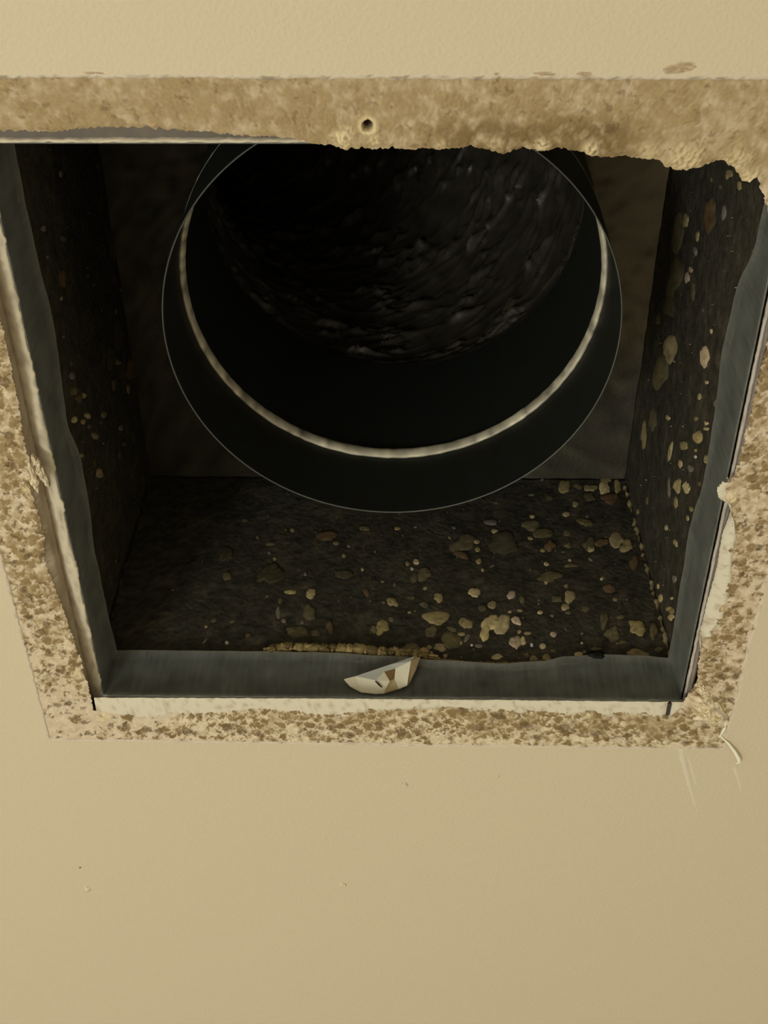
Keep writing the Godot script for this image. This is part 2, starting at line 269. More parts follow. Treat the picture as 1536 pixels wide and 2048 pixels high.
func box_mesh(lo: Vector3, hi: Vector3, bevel: float, col: Color) -> ArrayMesh:
	# a box with chamfered edges, each face a little inset
	var st := SurfaceTool.new()
	st.begin(Mesh.PRIMITIVE_TRIANGLES)
	st.set_color(col)
	st.set_smooth_group(-1)
	var mid := (lo + hi) * 0.5
	var h := (hi - lo) * 0.5
	var put := func(pts: Array) -> void:
		var n: Vector3 = (pts[1] - pts[0]).cross(pts[2] - pts[0])
		var out := Vector3.ZERO
		for q in pts:
			out += q
		if n.dot(out) > 0.0:
			pts.reverse()
		for j in range(1, pts.size() - 1):
			for q in [pts[0], pts[j], pts[j + 1]]:
				st.add_vertex(mid + q)
	for ax in 3:
		var b := (ax + 1) % 3
		var c := (ax + 2) % 3
		for s in [-1.0, 1.0]:
			var f := []
			for e in [[-1, -1], [1, -1], [1, 1], [-1, 1]]:
				var q := Vector3.ZERO
				q[ax] = s * h[ax]
				q[b] = e[0] * (h[b] - bevel)
				q[c] = e[1] * (h[c] - bevel)
				f.append(q)
			put.call(f)
			for s2 in [-1.0, 1.0]:              # the chamfer between faces ax and b
				var g := []
				for e in [[0, -1], [0, 1], [1, 1], [1, -1]]:
					var q := Vector3.ZERO
					q[ax] = s * (h[ax] if e[0] == 0 else h[ax] - bevel)
					q[b] = s2 * (h[b] - bevel if e[0] == 0 else h[b])
					q[c] = e[1] * (h[c] - bevel)
					g.append(q)
				put.call(g)
	for sx in [-1.0, 1.0]:
		for sy in [-1.0, 1.0]:
			for sz in [-1.0, 1.0]:
				put.call([Vector3(sx * h.x, sy * (h.y - bevel), sz * (h.z - bevel)), Vector3(sx * (h.x - bevel), sy * h.y, sz * (h.z - bevel)), Vector3(sx * (h.x - bevel), sy * (h.y - bevel), sz * h.z)])
	st.generate_normals()
	return st.commit()


func lathe(prof: Array, seg: int, centre: Vector3, cols: Array, closed := false, inward := false) -> ArrayMesh:
	var P := PackedVector3Array()
	var C := PackedColorArray()
	for j in prof.size():
		for i in seg:
			var a := TAU * i / seg
			P.append(centre + Vector3(cos(a) * prof[j][0], prof[j][1], sin(a) * prof[j][0]))
			var shade := 1.0 + 0.18 * blotch.get_noise_3d(cos(a) * 90.0, prof[j][1] * 1000.0, sin(a) * 90.0)
			var c: Color = cols[j]
			C.append(Color(c.r * shade, c.g * shade, c.b * shade))
	return grid(P, C, seg, prof.size(), true, closed, Vector3.ZERO, inward)


func tube(path: Array, radii: Array, seg: int, cols: Array, flat := 1.0, up := Vector3.UP) -> ArrayMesh:
	# a round bar along a path; «flat» squeezes it along up
	var P := PackedVector3Array()
	var C := PackedColorArray()
	var n := path.size()
	for j in range(-1, n + 1):
		var jj := clampi(j, 0, n - 1)
		var d: Vector3 = (path[mini(jj + 1, n - 1)] - path[maxi(jj - 1, 0)]).normalized()
		var side := d.cross(up).normalized()
		var top := side.cross(d).normalized()
		var r: float = radii[jj] if j == jj else 0.00002
		for i in seg:
			var a := TAU * i / seg
			P.append(path[jj] + side * cos(a) * r + top * sin(a) * r * flat)
			C.append(cols[jj])
	return grid(P, C, seg, n + 2, true, false)


func blob(centre: Vector3, v1: Vector3, v2: Vector3, n: Vector3, high: float, col: Color, rim: Color, ragged := 0.3, deep := 0.001, seg := 12, crease := 0.0) -> ArrayMesh:
	# an irregular low dome lying on a surface with normal n; its foot is sunk «deep» below it
	var P := PackedVector3Array()
	var C := PackedColorArray()
	var k := rng.randf() * 900.0
	var rings := [[1.0, -deep, 0.0], [0.93, high * 0.25, 0.25], [0.72, high * 0.75, 0.8], [0.38, high, 1.0], [0.02, high * 0.92, 1.0]]
	if crease > 0.0:
		rings = [[1.0, -deep, 0.0]]
		for j in 12:
			rings.append([lerpf(0.97, 0.01, j / 11.0), high * lerpf(0.35, 1.0, minf(1.0, j / 5.0)), minf(1.0, 0.4 + j / 5.0)])
	for r in rings:
		for i in seg:
			var a := TAU * i / seg
			var w := 1.0 + ragged * (broad.get_noise_2d(k + cos(a) * 11.0, sin(a) * 11.0) * 1.7 + broad.get_noise_2d(k + cos(a) * 30.0, 70.0 + sin(a) * 30.0) * 0.6)
			var q: Vector3 = centre + (v1 * cos(a) + v2 * sin(a)) * r[0] * w + n * (r[1] + (high * 0.35 * fine.get_noise_2d(k + cos(a) * r[0] * 4.0, 50.0 + sin(a) * r[0] * 4.0) if r[2] > 0.0 else 0.0))
			if crease > 0.0 and r[2] > 0.0:
				var fold := absf(blotch.get_noise_3d(q.x * 1600.0, q.y * 1600.0, q.z * 1600.0)) * 3.0
				q -= n * crease * minf(fold, 1.0) * minf(1.0, r[2])
			P.append(q)
			var c: Color = rim.lerp(col, r[2]) * (1.0 + 0.55 * fine.get_noise_2d(k + cos(a) * r[0] * 5.0, sin(a) * r[0] * 5.0) + 0.3 * blotch.get_noise_2d(k + cos(a) * r[0] * 9.0, sin(a) * r[0] * 9.0))
			C.append(Color(c.r, c.g, c.b))
	return grid(P, C, seg, rings.size(), true, false, n)


# ---------------------------------------------------------------- the room below
const ROOM := [-1.75, 1.75, -1.75, 2.05]   # x, x, z, z


func build_room() -> void:
	var wc := paint(212, 200, 176)
	var r := ROOM
	var w := 0.1
	var walls := {
		"wall_left": [Vector3(r[0] - w, -0.1, r[2] - w), Vector3(r[0], CEILING_Y + BOARD, r[3] + w)],
		"wall_right": [Vector3(r[1], -0.1, r[2] - w), Vector3(r[1] + w, CEILING_Y + BOARD, r[3] + w)],
		"wall_back": [Vector3(r[0], -0.1, r[2] - w), Vector3(r[1], CEILING_Y + BOARD, r[2])],
		"wall_front": [Vector3(r[0], -0.1, r[3]), Vector3(r[1], CEILING_Y + BOARD, r[3] + w)],
	}
	for k in walls:
		var o := part(k, box_mesh(walls[k][0], walls[k][1], 0.002, wc), "wall_paint")
		tag(o, "plain cream painted %s of the room below the opening" % k.replace("wall_", "").replace("back", "far").replace("front", "near") + " wall", "wall", "structure")
	var f := part("floor", box_mesh(Vector3(r[0], -0.1, r[2]), Vector3(r[1], 0.0, r[3]), 0.002, Color(0.62, 0.57, 0.49)), "floor_board")
	tag(f, "pale floor of the room far below the opening", "floor", "structure")


func build_added_lamp() -> void:  # unseen floor lamp, added to light the ceiling and the opening
	var t := Node3D.new()
	t.name = "added_floor_lamp"
	t.position = Vector3(LAMP_AT.x, 0, LAMP_AT.z)
	add_child(t)
	tag(t, "added floor lamp, out of view, with a large white paper globe", "lamp")
	var dark := Color(0.12, 0.11, 0.1)
	var prof := [[0.002, 0.0], [0.135, 0.0], [0.14, 0.006], [0.135, 0.014], [0.05, 0.024], [0.016, 0.04], [0.002, 0.042]]
	part("base", lathe(prof, 48, Vector3.ZERO, [dark, dark, dark, dark, dark, dark, dark]), "lamp_metal", t)
	var top := LAMP_AT.y - 0.235
	part("pole", lathe([[0.002, 0.04], [0.011, 0.04], [0.011, top - 0.03], [0.03, top - 0.015], [0.045, top + 0.012], [0.002, top + 0.012]], 32, Vector3.ZERO, [dark, dark, dark, dark, dark, dark]), "lamp_metal", t)
	var glow := StandardMaterial3D.new()
	glow.resource_name = "globe_glass"
	glow.albedo_color = Color(0.95, 0.93, 0.88)
	glow.roughness = 0.4
	glow.emission_enabled = true
	glow.emission = LAMP_COLOR
	glow.emission_energy_multiplier = 1.0
	M["globe_glass"] = glow
	var gp := []
	var gc := []
	for j in 17:
		var a := PI * (0.02 + 0.96 * j / 16.0)
		gp.append([sin(a) * 0.24, LAMP_AT.y - cos(a) * 0.24])
		gc.append(Color.WHITE)
	part("globe", lathe(gp, 40, Vector3.ZERO, gc), "globe_glass", t)
	var l := OmniLight3D.new()
	l.name = "added_lamp_light"
	l.light_color = LAMP_COLOR
	l.light_energy = LAMP_ENERGY
	l.light_size = 0.22
	l.omni_range = 12.0
	l.omni_attenuation = 2.0
	l.shadow_enabled = true
	l.position = Vector3(0, LAMP_AT.y, 0)
	t.add_child(l)


# ---------------------------------------------------------------- ceiling board
func resample(line: Array, n: int) -> PackedVector2Array:
	var at := [0.0]
	for j in range(1, line.size()):
		at.append(at[-1] + Vector2(line[j][0] - line[j - 1][0], line[j][1] - line[j - 1][1]).length())
	var out := PackedVector2Array()
	var k := 0
	for i in n:
		var s: float = at[-1] * i / (n - 1)
		while k < line.size() - 2 and at[k + 1] < s:
			k += 1
		var f: float = (s - at[k]) / maxf(1e-6, at[k + 1] - at[k])
		out.append(Vector2(line[k][0], line[k][1]).lerp(Vector2(line[k + 1][0], line[k + 1][1]), clampf(f, 0, 1)))
	return out


# raised torn places in the band: x, z, radius, height (mm), how pale
const LUMPS := [[-19.0, 183.0, 6.5, 1.3, 1.0], [-5.0, 182.0, 4.0, 1.1, 0.6], [66.0, 179.5, 5.0, 1.2, 0.9], [87.0, 178.0, 5.5, 1.5, 0.9], [128.0, 174.0, 10.0, 1.8, 0.7], [150.0, 173.0, 9.0, 1.8, 0.6], [158.0, 166.0, 6.0, 2.2, 0.9], [112.0, 177.0, 6.0, 0.8, 0.5],
	[23.0, 179.5, 5.0, 0.7, 0.4], [46.0, 180.0, 5.0, 0.7, 0.4], [179.0, -8.0, 5.0, 1.8, 0.9], [186.0, -85.0, 6.0, 0.8, 0.6], [-190.0, -6.0, 5.0, 1.2, 0.7], [-187.0, -145.0, 6.0, 1.0, 0.8], [-176.0, -181.0, 6.0, 1.3, 0.8],
	[190.0, -170.0, 10.0, 1.6, 0.8], [198.0, -178.0, 7.0, 1.5, 0.9], [120.0, -176.0, 5.0, 0.9, 0.5], [75.0, -177.0, 5.0, 0.9, 0.4]]
const SCREW := Vector2(-8.2, 188.3)


func band_point(p: Vector2, t: float) -> Array:
	# [how far it stands proud in mm, colour] of the bare, stained band at p (mm); t runs from the paint (0) to the torn edge (1)
	var near := smoothstep(150.0, 178.0, p.y)
	var far := smoothstep(-150.0, -176.0, p.y)
	var left := (1.0 - near) * (1.0 - far) * (1.0 if p.x < 0.0 else 0.0)
	var right := (1.0 - near) * (1.0 - far) - left
	var wob := Vector2(blotch.get_noise_2d(p.x * 1.6, p.y * 1.6), blotch.get_noise_2d(p.x * 1.6 + 300.0, p.y * 1.6)) * 2.6 + Vector2(fine.get_noise_2d(p.x, p.y), fine.get_noise_2d(p.x + 200.0, p.y)) * 1.1
	var w := p + wob
	var F := cells.get_noise_2d(w.x, w.y) + 1.0
	var cv := cell_value.get_noise_2d(w.x, w.y) * 0.5 + 0.5
	var edge := 1.0 - smoothstep(0.01, 0.3, F)
	var big := broad.get_noise_2d(p.x, p.y)
	var m := blotch.get_noise_2d(p.x, p.y)
	var f := fine.get_noise_2d(p.x, p.y)
	var pale := paint(203, 181, 143)
	var rosy := paint(190, 165, 126)
	var brown := paint(136, 110, 67)
	var dark := paint(98, 77, 46)
	var c := pale.lerp(rosy, clampf(0.5 + m, 0, 1))
	# blistered brown cells between pale ridges
	var lowleft := smoothstep(-70.0, -185.0, p.y) * smoothstep(-90.0, -190.0, p.x)
	var strength := far * lerpf(0.4, 1.25, smoothstep(-165.0, -90.0, p.x)) * lerpf(1.0, 0.75, smoothstep(140.0, 185.0, p.x))
	strength += left * (0.85 - 0.4 * smoothstep(-90.0, -165.0, p.y)) + right * (0.62 + 0.3 * big) + near * 0.2
	strength = clampf(strength + 0.5 * big - 0.45 * lowleft * far, 0.0, 1.0)
	var margin := smoothstep(0.02, 0.3, t + 0.5 * m)
	var has := smoothstep(0.72 - strength * 0.8, 1.0 - strength * 0.8, cv + 0.35 * f)
	var cell := has * (1.0 - edge) * lerpf(1.0, margin, 0.9)
	c = c.lerp(brown, clampf(cell * 0.95, 0, 1))
	c = c.lerp(dark, clampf(cell * smoothstep(0.25, 0.75, F + 0.3 * m) * 0.55, 0, 1))
	c = c.lerp(paint(214, 194, 148), edge * clampf(far + 0.5 * left, 0.0, 1.0) * strength * 0.7)
	c = c.lerp(paint(140, 114, 70), far * smoothstep(-110.0, -60.0, p.x) * smoothstep(0.12, 0.4, t + 0.4 * m) * clampf(0.3 + 0.7 * big + 0.5 * m, 0.0, 0.6))
	# soft brown mottling, strongest on the near side, with a darker damp patch
	var streak := fine.get_noise_2d(p.x * 0.8, p.y * 0.28 + 40.0)
	var mott := near * clampf(0.72 + 0.5 * big + 0.7 * m + 0.35 * streak, 0.0, 1.0) + left * clampf(0.35 + m + big * 0.6, 0.0, 0.8) * smoothstep(-150.0, -60.0, p.y) + right * clampf(0.15 + m, 0.0, 0.6) * (1.0 - t * 0.2)
	c = c.lerp(paint(150, 124, 80), clampf(mott, 0.0, 0.9))
	c = c.lerp(paint(160, 134, 90), near * 0.45)
	var damp := near * smoothstep(0.35, 0.8, t) * smoothstep(5.0, 35.0, p.x) * (1.0 - smoothstep(95.0, 118.0, p.x)) * clampf(0.8 + m, 0.0, 1.0)
	c = c.lerp(paint(104, 82, 46), damp * 0.75)
	# small round dark mould spots
	var sd := spots.get_noise_2d(p.x + wob.x, p.y + wob.y) + 1.0
	var sv := spot_value.get_noise_2d(p.x + wob.x, p.y + wob.y) * 0.5 + 0.5
	var many := 0.3 * near + 0.55 * left + 0.55 * right + 0.4 * far
	var size := 0.16 + 0.2 * fposmod(sv * 17.0, 1.0)
	var spot := (1.0 - smoothstep(size * 0.65, size, sd)) * (1.0 if sv < many else 0.0)
	c = c.lerp(dark, spot * (0.8 - 0.35 * near))
	for q in DARK_SPOTS:
		var e := Vector2(p.x + wob.x * 0.6 - q[0], p.y + wob.y * 0.6 - q[1]).length()
		if e < q[2] * 1.3:
			spot = maxf(spot, smoothstep(q[2] * 1.3, q[2] * 0.6, e))
			c = c.lerp(dark, smoothstep(q[2] * 1.3, q[2] * 0.6, e) * (0.72 + 0.5 * f))
	var lift := 0.15 + cell * 0.42 * smoothstep(0.0, 0.5, F) - 0.12 * edge * strength + 0.22 * f + 0.3 * m - spot * 0.12
	for l in LUMPS:
		var d: float = Vector2(p.x - l[0], p.y - l[1]).length() / (l[2] * (1.0 + 0.5 * m))
		if d < 1.0:
			var g := smoothstep(1.0, 0.25, d)
			lift += l[3] * g * (0.8 + 0.6 * f)
			c = c.lerp(paint(212, 188, 136), g * l[4] * 0.95 * clampf(0.9 + 1.5 * f, 0.0, 1.0))
	var h := (p - SCREW - Vector2(0.6, -0.4) * m).length()
	if h < 6.0 and near > 0.5:
		lift += 1.3 * smoothstep(6.0, 3.4, h) * smoothstep(1.4, 2.6, h)
		lift -= 6.0 * smoothstep(2.6, 1.4, h)
		c = c.lerp(paint(208, 184, 132), smoothstep(5.5, 3.0, h) * 0.85)
		c = c.lerp(paint(70, 58, 42), smoothstep(2.5, 1.5, h))  # shade inside the screw hole painted as dark brown
	lift *= smoothstep(0.0, 0.08, t)
	lift -= 0.5 * smoothstep(0.94, 1.0, t)
	var g2 := 1.0 + 0.16 * f
	return [lift, Color(c.r * g2, c.g * g2, c.b * g2)]


func build_ceiling() -> void:
	var r := ROOM
	var room := [[r[0], r[3]], [r[1], r[3]], [r[1], r[2]], [r[0], r[2]]]
	var hole := [[-0.1865, 0.1865], [0.1865, 0.1865], [0.1865, -0.1872], [-0.1865, -0.1872]]
	var P := PackedVector3Array()
	var C := PackedColorArray()
	var UV := PackedVector2Array()
	var per := 220
	var ring := []                              # the paint edge, slightly ragged
	var out := []
	var back := []
	for s in 4:
		var a := Vector2(OUTER_CORNERS[s][0], OUTER_CORNERS[s][1])
		var b := Vector2(OUTER_CORNERS[(s + 1) % 4][0], OUTER_CORNERS[(s + 1) % 4][1])
		var nrm := Vector2(b.y - a.y, a.x - b.x).normalized()
		for i in per:
			var f := float(i) / per
			var q := a.lerp(b, f)
			var ends := smoothstep(0.0, 0.03, f) * smoothstep(1.0, 0.97, f)
			q += nrm * (0.9 * blotch.get_noise_2d(q.x, q.y) + 0.6 * fine.get_noise_2d(q.x, q.y) + (1.6 * broad.get_noise_2d(q.x * 2.0, q.y * 2.0) if s == 1 else 0.0)) * ends
			ring.append(q * 0.001)
			out.append(Vector2(room[s][0], room[s][1]).lerp(Vector2(room[(s + 1) % 4][0], room[(s + 1) % 4][1]), f))
			back.append(Vector2(hole[s][0], hole[s][1]).lerp(Vector2(hole[(s + 1) % 4][0], hole[(s + 1) % 4][1]), f))
	var n := ring.size()
	var col := paint(198, 178, 139)
	var rim := paint(200, 180, 146)
	for row in [[0.0, 0.0006], [0.0, -0.0004], [0.0012, -0.0006], [0.002, -0.0005], [0.02, 0.0], [0.97, 0.0], [1.0, 0.0], [1.0, BOARD], [0.0, BOARD]]:
		for i in n:
			var q: Vector2 = ring[i]
			if row[1] == BOARD:
				q = (out[i] as Vector2) if row[0] == 1.0 else (back[i] as Vector2)
			elif row[0] >= 0.5:
				q = q.lerp(out[i], row[0])
			else:
				q = q + (out[i] - q).normalized() * row[0]
			P.append(Vector3(q.x, CEILING_Y + row[1], q.y))
			var dashes := clampf(1.6 * blotch.get_noise_2d(q.x * 1000.0, q.y * 1000.0) - 0.1, 0.0, 0.7) * (1.0 if i < per else 0.5)  # darker brown dashes along the paint edge
			UV.append(q / 0.22)
			C.append(rim.lerp(paint(112, 96, 68), dashes) if row[0] < 0.0018 else col)
	var o := part("ceiling", grid(P, C, n, 9, true, false, Vector3.ZERO, false, UV), "ceiling_paint")
	tag(o, "cream painted ceiling with a square register opening cut through it", "ceiling", "structure")

	var inner := {"near": NEAR_EDGE, "right": RIGHT_EDGE, "far": FAR_EDGE, "left": LEFT_EDGE}
	var tell := {
		"near": "brown mottled bare strip with a torn screw hole", "right": "pale bare strip with torn edge and scattered brown specks",
		"far": "blistered brown and cream bare strip", "left": "pale bare strip with round dark mould spots"}
	var sides := ["near", "right", "far", "left"]
	for s in 4:
		var line: Array = inner[sides[s]]
		var nu := 760
		var nv := 54
		var edge_in := resample(line, nu)
		var corner_a := Vector2(OUTER_CORNERS[s][0], OUTER_CORNERS[s][1])
		var corner_b := Vector2(OUTER_CORNERS[(s + 1) % 4][0], OUTER_CORNERS[(s + 1) % 4][1])
		var along := (corner_b - corner_a).normalized()
		var outward := Vector2(-along.y, along.x)
		P = PackedVector3Array()
		C = PackedColorArray()
		var EP := PackedVector3Array()
		var EC := PackedColorArray()
		var lip := []
		for v in nv:
			var t := float(v) / (nv - 1)
			for u in nu:
				var f := float(u) / (nu - 1)
				var a := corner_a.lerp(corner_b, f) + outward * 2.5 + along * lerpf(-2.5, 2.5, f)
				var b := edge_in[u]
				var ends := smoothstep(0.0, 0.02, f) * smoothstep(1.0, 0.98, f)
				b += outward * (0.7 * fine.get_noise_2d(b.x, b.y) + 1.0 * blotch.get_noise_2d(b.x * 2.0, b.y * 2.0)) * ends
				var q := a.lerp(b, t)
				var d := band_point(q, t)
				var y: float = CEILING_Y - d[0] * 0.001
				P.append(Vector3(q.x * 0.001, y, q.y * 0.001))
				C.append(d[1])
				if v == nv - 1:
					lip.append([Vector3(q.x * 0.001, y, q.y * 0.001), d[1]])
		part("bare_drywall", grid(P, C, nu, nv, false, false, Vector3.DOWN), "drywall", o, tell[sides[s]])
		# the cut edge of the board from the torn paper up to the metal
		var rows := 10
		var h0 := Vector2(hole[s][0], hole[s][1])
		var h1 := Vector2(hole[(s + 1) % 4][0], hole[(s + 1) % 4][1])
		for v in rows:
			var t := float(v) / (rows - 1)
			for u in nu:
				var q: Vector3 = lip[u][0]
				var axis_pos := Vector2(q.x, q.z)
				var hp := axis_pos
				if s % 2 == 0:
					hp.y = h0.y
				else:
					hp.x = h0.x
				hp.x = clampf(hp.x, -0.1865, 0.1865)
				hp.y = clampf(hp.y, -0.1872, 0.1865)
				var e := axis_pos.lerp(hp, smoothstep(0.0, 0.45, t))
				var bump := 0.00035 * fine.get_noise_3d(q.x * 500.0, t * 6.0, q.z * 500.0) + 0.0006 * blotch.get_noise_3d(q.x * 600.0, t * 9.0, q.z * 600.0)
				e += outward * bump * smoothstep(0.0, 0.2, t)
				EP.append(Vector3(e.x, lerpf(q.y, CEILING_Y + BOARD + 0.0006, t), e.y))
				var ec := paint(196, 178, 144) if s != 3 else paint(176, 156, 122)  # left side painted darker for its shade and dirt
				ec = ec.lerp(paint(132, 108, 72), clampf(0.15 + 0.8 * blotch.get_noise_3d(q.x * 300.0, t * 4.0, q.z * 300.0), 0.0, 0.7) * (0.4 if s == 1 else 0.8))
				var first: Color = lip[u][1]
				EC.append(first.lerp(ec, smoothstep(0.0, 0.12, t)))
		var toward := Vector3(-outward.x, 0.0, -outward.y)
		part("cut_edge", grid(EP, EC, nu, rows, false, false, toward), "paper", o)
	clean_lip(o, FAR_EDGE, [[178.0, -164.9], [100.0, -164.7], [55.0, -164.5], [0.0, -164.6], [-55.0, -164.8], [-115.0, -165.2], [-180.5, -165.8]], Vector2(0, -1), 0.0006)
	clean_lip(o, RIGHT_EDGE, RIGHT_LIP, Vector2(1, 0), 0.0035)
	build_ceiling_marks(o)


const RIGHT_LIP := [[184.5, 1.0], [182.2, -9.0], [180.6, -24.0], [179.2, -38.0], [180.2, -60.0], [179.0, -84.0], [178.6, -102.0], [178.2, -119.0]]


func clean_lip(o: Node, edge: Array, inner: Array, outward: Vector2, rise: float) -> void:
	# the unstained paper lip between the torn stain and the metal
	var nu := 300
	var b := resample(inner, nu)
	var along_z := outward.x != 0.0
	var e := resample(edge, 600)
	var P := PackedVector3Array()
	var C := PackedColorArray()
	for row in [[-0.35, 0.0], [0.0, 0.0], [0.3, 0.0], [0.6, 0.0], [0.85, 0.0], [1.0, 0.0], [1.0, 0.001], [0.3, 0.0016], [-0.35, 0.0016]]:
		for u in nu:
			var q := b[u] + outward * -0.5 * blotch.get_noise_2d(b[u].x * 1.5, b[u].y * 1.5)
			var best := 1e9
			var a := q
			for k in range(0, 600, 3):
				var d := absf(e[k].y - q.y) if along_z else absf(e[k].x - q.x)
				if d < best:
					best = d
					a = Vector2(e[k].x, q.y) if along_z else Vector2(q.x, e[k].y)
			var t: float = row[0]
			var p := a.lerp(q, t)
			var ends := smoothstep(0.0, 0.06, float(u) / nu) * smoothstep(1.0, 0.94, float(u) / nu)
			if along_z:
				p = a.lerp(q, t * ends if t > 0.0 else t)
			P.append(Vector3(p.x * 0.001, CEILING_Y - 0.00005 + rise * t * absf(t) + row[1], p.y * 0.001))
			var c := paint(204, 189, 153).lerp(paint(140, 116, 80), clampf(1.1 * blotch.get_noise_2d(p.x, p.y) - 0.12, 0.0, 0.55))
			C.append(c)
	part("clean_lip", grid(P, C, nu, 9, false, true), "paper", o, "unstained pale paper lip beside the metal")


func build_ceiling_marks(o: Node) -> void:
	var y := CEILING_Y
	var col := paint(198, 178, 139)
	# paint drips at the far right corner, a curl of torn paint, nubs in the paint and brown smudges beside the near strip
	var drips := [[[[180.9, -205.5], [187.1, -226.3], [194.9, -250.8], [203.0, -276.3]], 2.6], [[[184.5, -207.0], [191.6, -228.2], [199.8, -252.0], [207.0, -272.3]], 1.5], [[[217.5, -223.4], [223.6, -240.4], [231.9, -265.5]], 1.6]]
	for d in drips:
		var path := []
		var radii := []
		var cols := []
		var pts := resample(d[0], 24)
		for i in 24:
			path.append(Vector3(pts[i].x * 0.001 + 0.0004 * blotch.get_noise_1d(i * 9.0), y + 0.0004, pts[i].y * 0.001))
			radii.append(d[1] * 0.001 * (1.0 - 0.75 * i / 23.0) * (1.0 + 0.3 * blotch.get_noise_1d(i * 14.0 + 90.0)))
			cols.append(paint(204, 186, 150))
		part("paint_run", tube(path, radii, 12, cols, 0.45), "ceiling_paint", o)
	var curl := [[203.0, 0.2, -193.0], [206.0, 1.0, -196.2], [208.9, 1.9, -198.7], [213.7, 3.0, -205.2], [217.3, 3.2, -211.7], [218.3, 2.8, -215.5], [216.7, 2.0, -216.9]]
	var cp := []
	var cr := []
	var cc := []
	for i in curl.size():
		cp.append(Vector3(curl[i][0], 0, curl[i][2]) * 0.001 + Vector3(0, y - curl[i][1] * 0.001, 0))
		cr.append([0.0004, 0.0006, 0.0007, 0.001, 0.0012, 0.001, 0.0006][i])
		cc.append(paint(232, 216, 178))
	part("paint_curl", tube(cp, cr, 10, cc, 0.6), "paper", o, "thin white curl of torn paint")
	var curl2 := [Vector3(0.2042, y - 0.0004, -0.181), Vector3(0.2046, y - 0.0009, -0.1855), Vector3(0.2038, y - 0.001, -0.19), Vector3(0.2028, y - 0.0006, -0.1945)]
	part("paint_curl", tube(curl2, [0.0005, 0.0009, 0.0007, 0.0004], 10, [cc[0], cc[0], cc[0], cc[0]], 0.6), "paper", o)
	for b in [[9.1, -243.8, 2.6], [68.2, -233.9, 1.6], [-33.6, -353.0, 2.8], [-215.6, -361.3, 3.2], [-216.8, -336.2, 1.1]]:
		var c := col if b[2] > 1.2 else paint(120, 96, 62)
		part("paint_nub", blob(Vector3(b[0] * 0.001, y, b[1] * 0.001), Vector3(b[2] * 0.0008, 0, 0), Vector3(0, 0, b[2] * 0.001), Vector3.DOWN, b[2] * 0.00035, c, col, 0.35, 0.0004), "ceiling_paint", o)
	for b in [[62.9, 209.4, 6.5, 1.4], [80.4, 209.6, 3.6, 1.2], [119.9, 212.6, 6.0, 2.4], [46.0, 209.4, 2.0, 1.0], [-120.0, 210.0, 6.0, 1.0]]:
		part("brown_smudge", blob(Vector3(b[0] * 0.001, y - 0.00045, b[1] * 0.001), Vector3(b[2] * 0.001, 0, 0), Vector3(0, 0, b[3] * 0.001), Vector3.DOWN, 0.0001, paint(164, 138, 100), col, 0.5, 0.0006, 20), "ceiling_paint", o)
	# crumpled torn paper at the far right corner, and the flake bridging the left edge
	var flaps := [[[192.0, -166.0], [10.0, -12.5], [4.5, 4.0], 0.003], [[192.0, -176.0], [11.0, -4.0], [2.5, 4.0], 0.0018], [[186.0, -152.5], [4.0, -5.0], [2.2, 2.0], 0.0018], [[-182.6, 4.0], [1.4, -11.0], [3.2, 0.8], 0.0022], [[-186.5, 1.5], [1.0, -8.0], [2.2, 0.2], 0.0016]]
	for k in flaps.size():
		var b: Array = flaps[k]
		part("torn_paper", blob(Vector3(b[0][0] * 0.001, y - 0.0002 + (0.002 if k == 3 else 0.0), b[0][1] * 0.001), Vector3(b[1][0] * 0.001, 0, b[1][1] * 0.001), Vector3(b[2][0] * 0.001, 0, b[2][1] * 0.001), Vector3.DOWN, b[3], paint(212, 190, 148), paint(180, 156, 114), 0.5, 0.002, 48, b[3] * 0.9), "paper", o)


# ---------------------------------------------------------------- sheet metal boot with its dark liner
const FAR_TOP := [[-178.0, 37.6], [-160.0, 37.8], [-91.5, 37.8], [-40.0, 37.0], [5.5, 34.0], [30.0, 31.0], [69.1, 28.6], [96.0, 31.0], [112.0, 35.5], [133.7, 37.2], [160.0, 36.8], [178.0, 35.0]]
const LEFT_TOP := [[-176.0, 36.0], [-129.6, 33.0], [-85.2, 32.1], [-54.5, 39.0], [-26.3, 40.5], [6.6, 30.5], [61.6, 40.0], [102.3, 35.5], [134.2, 34.0], [176.0, 35.0]]
const RIGHT_TOP := [[-176.0, 35.0], [-151.4, 36.6], [-116.1, 39.3], [-71.7, 42.6], [-32.1, 34.0], [3.0, 37.0], [45.5, 45.2], [75.5, 43.0], [120.8, 25.0], [176.0, 22.0]]
const NEAR_TOP := [[-178.0, 36.0], [0.0, 38.0], [178.0, 36.0]]


func height_at(line: Array, s: float) -> float:
	for j in range(1, line.size()):
		if s <= line[j][0] or j == line.size() - 1:
			var f := clampf((s - line[j - 1][0]) / (line[j][0] - line[j - 1][0]), 0.0, 1.0)
			return lerpf(line[j - 1][1], line[j][1], smoothstep(0.0, 1.0, f))
	return line[0][1]


func right_x(y: float) -> float:
	return lerpf(0.181, 0.177, (y - 2.55) / 0.1966)


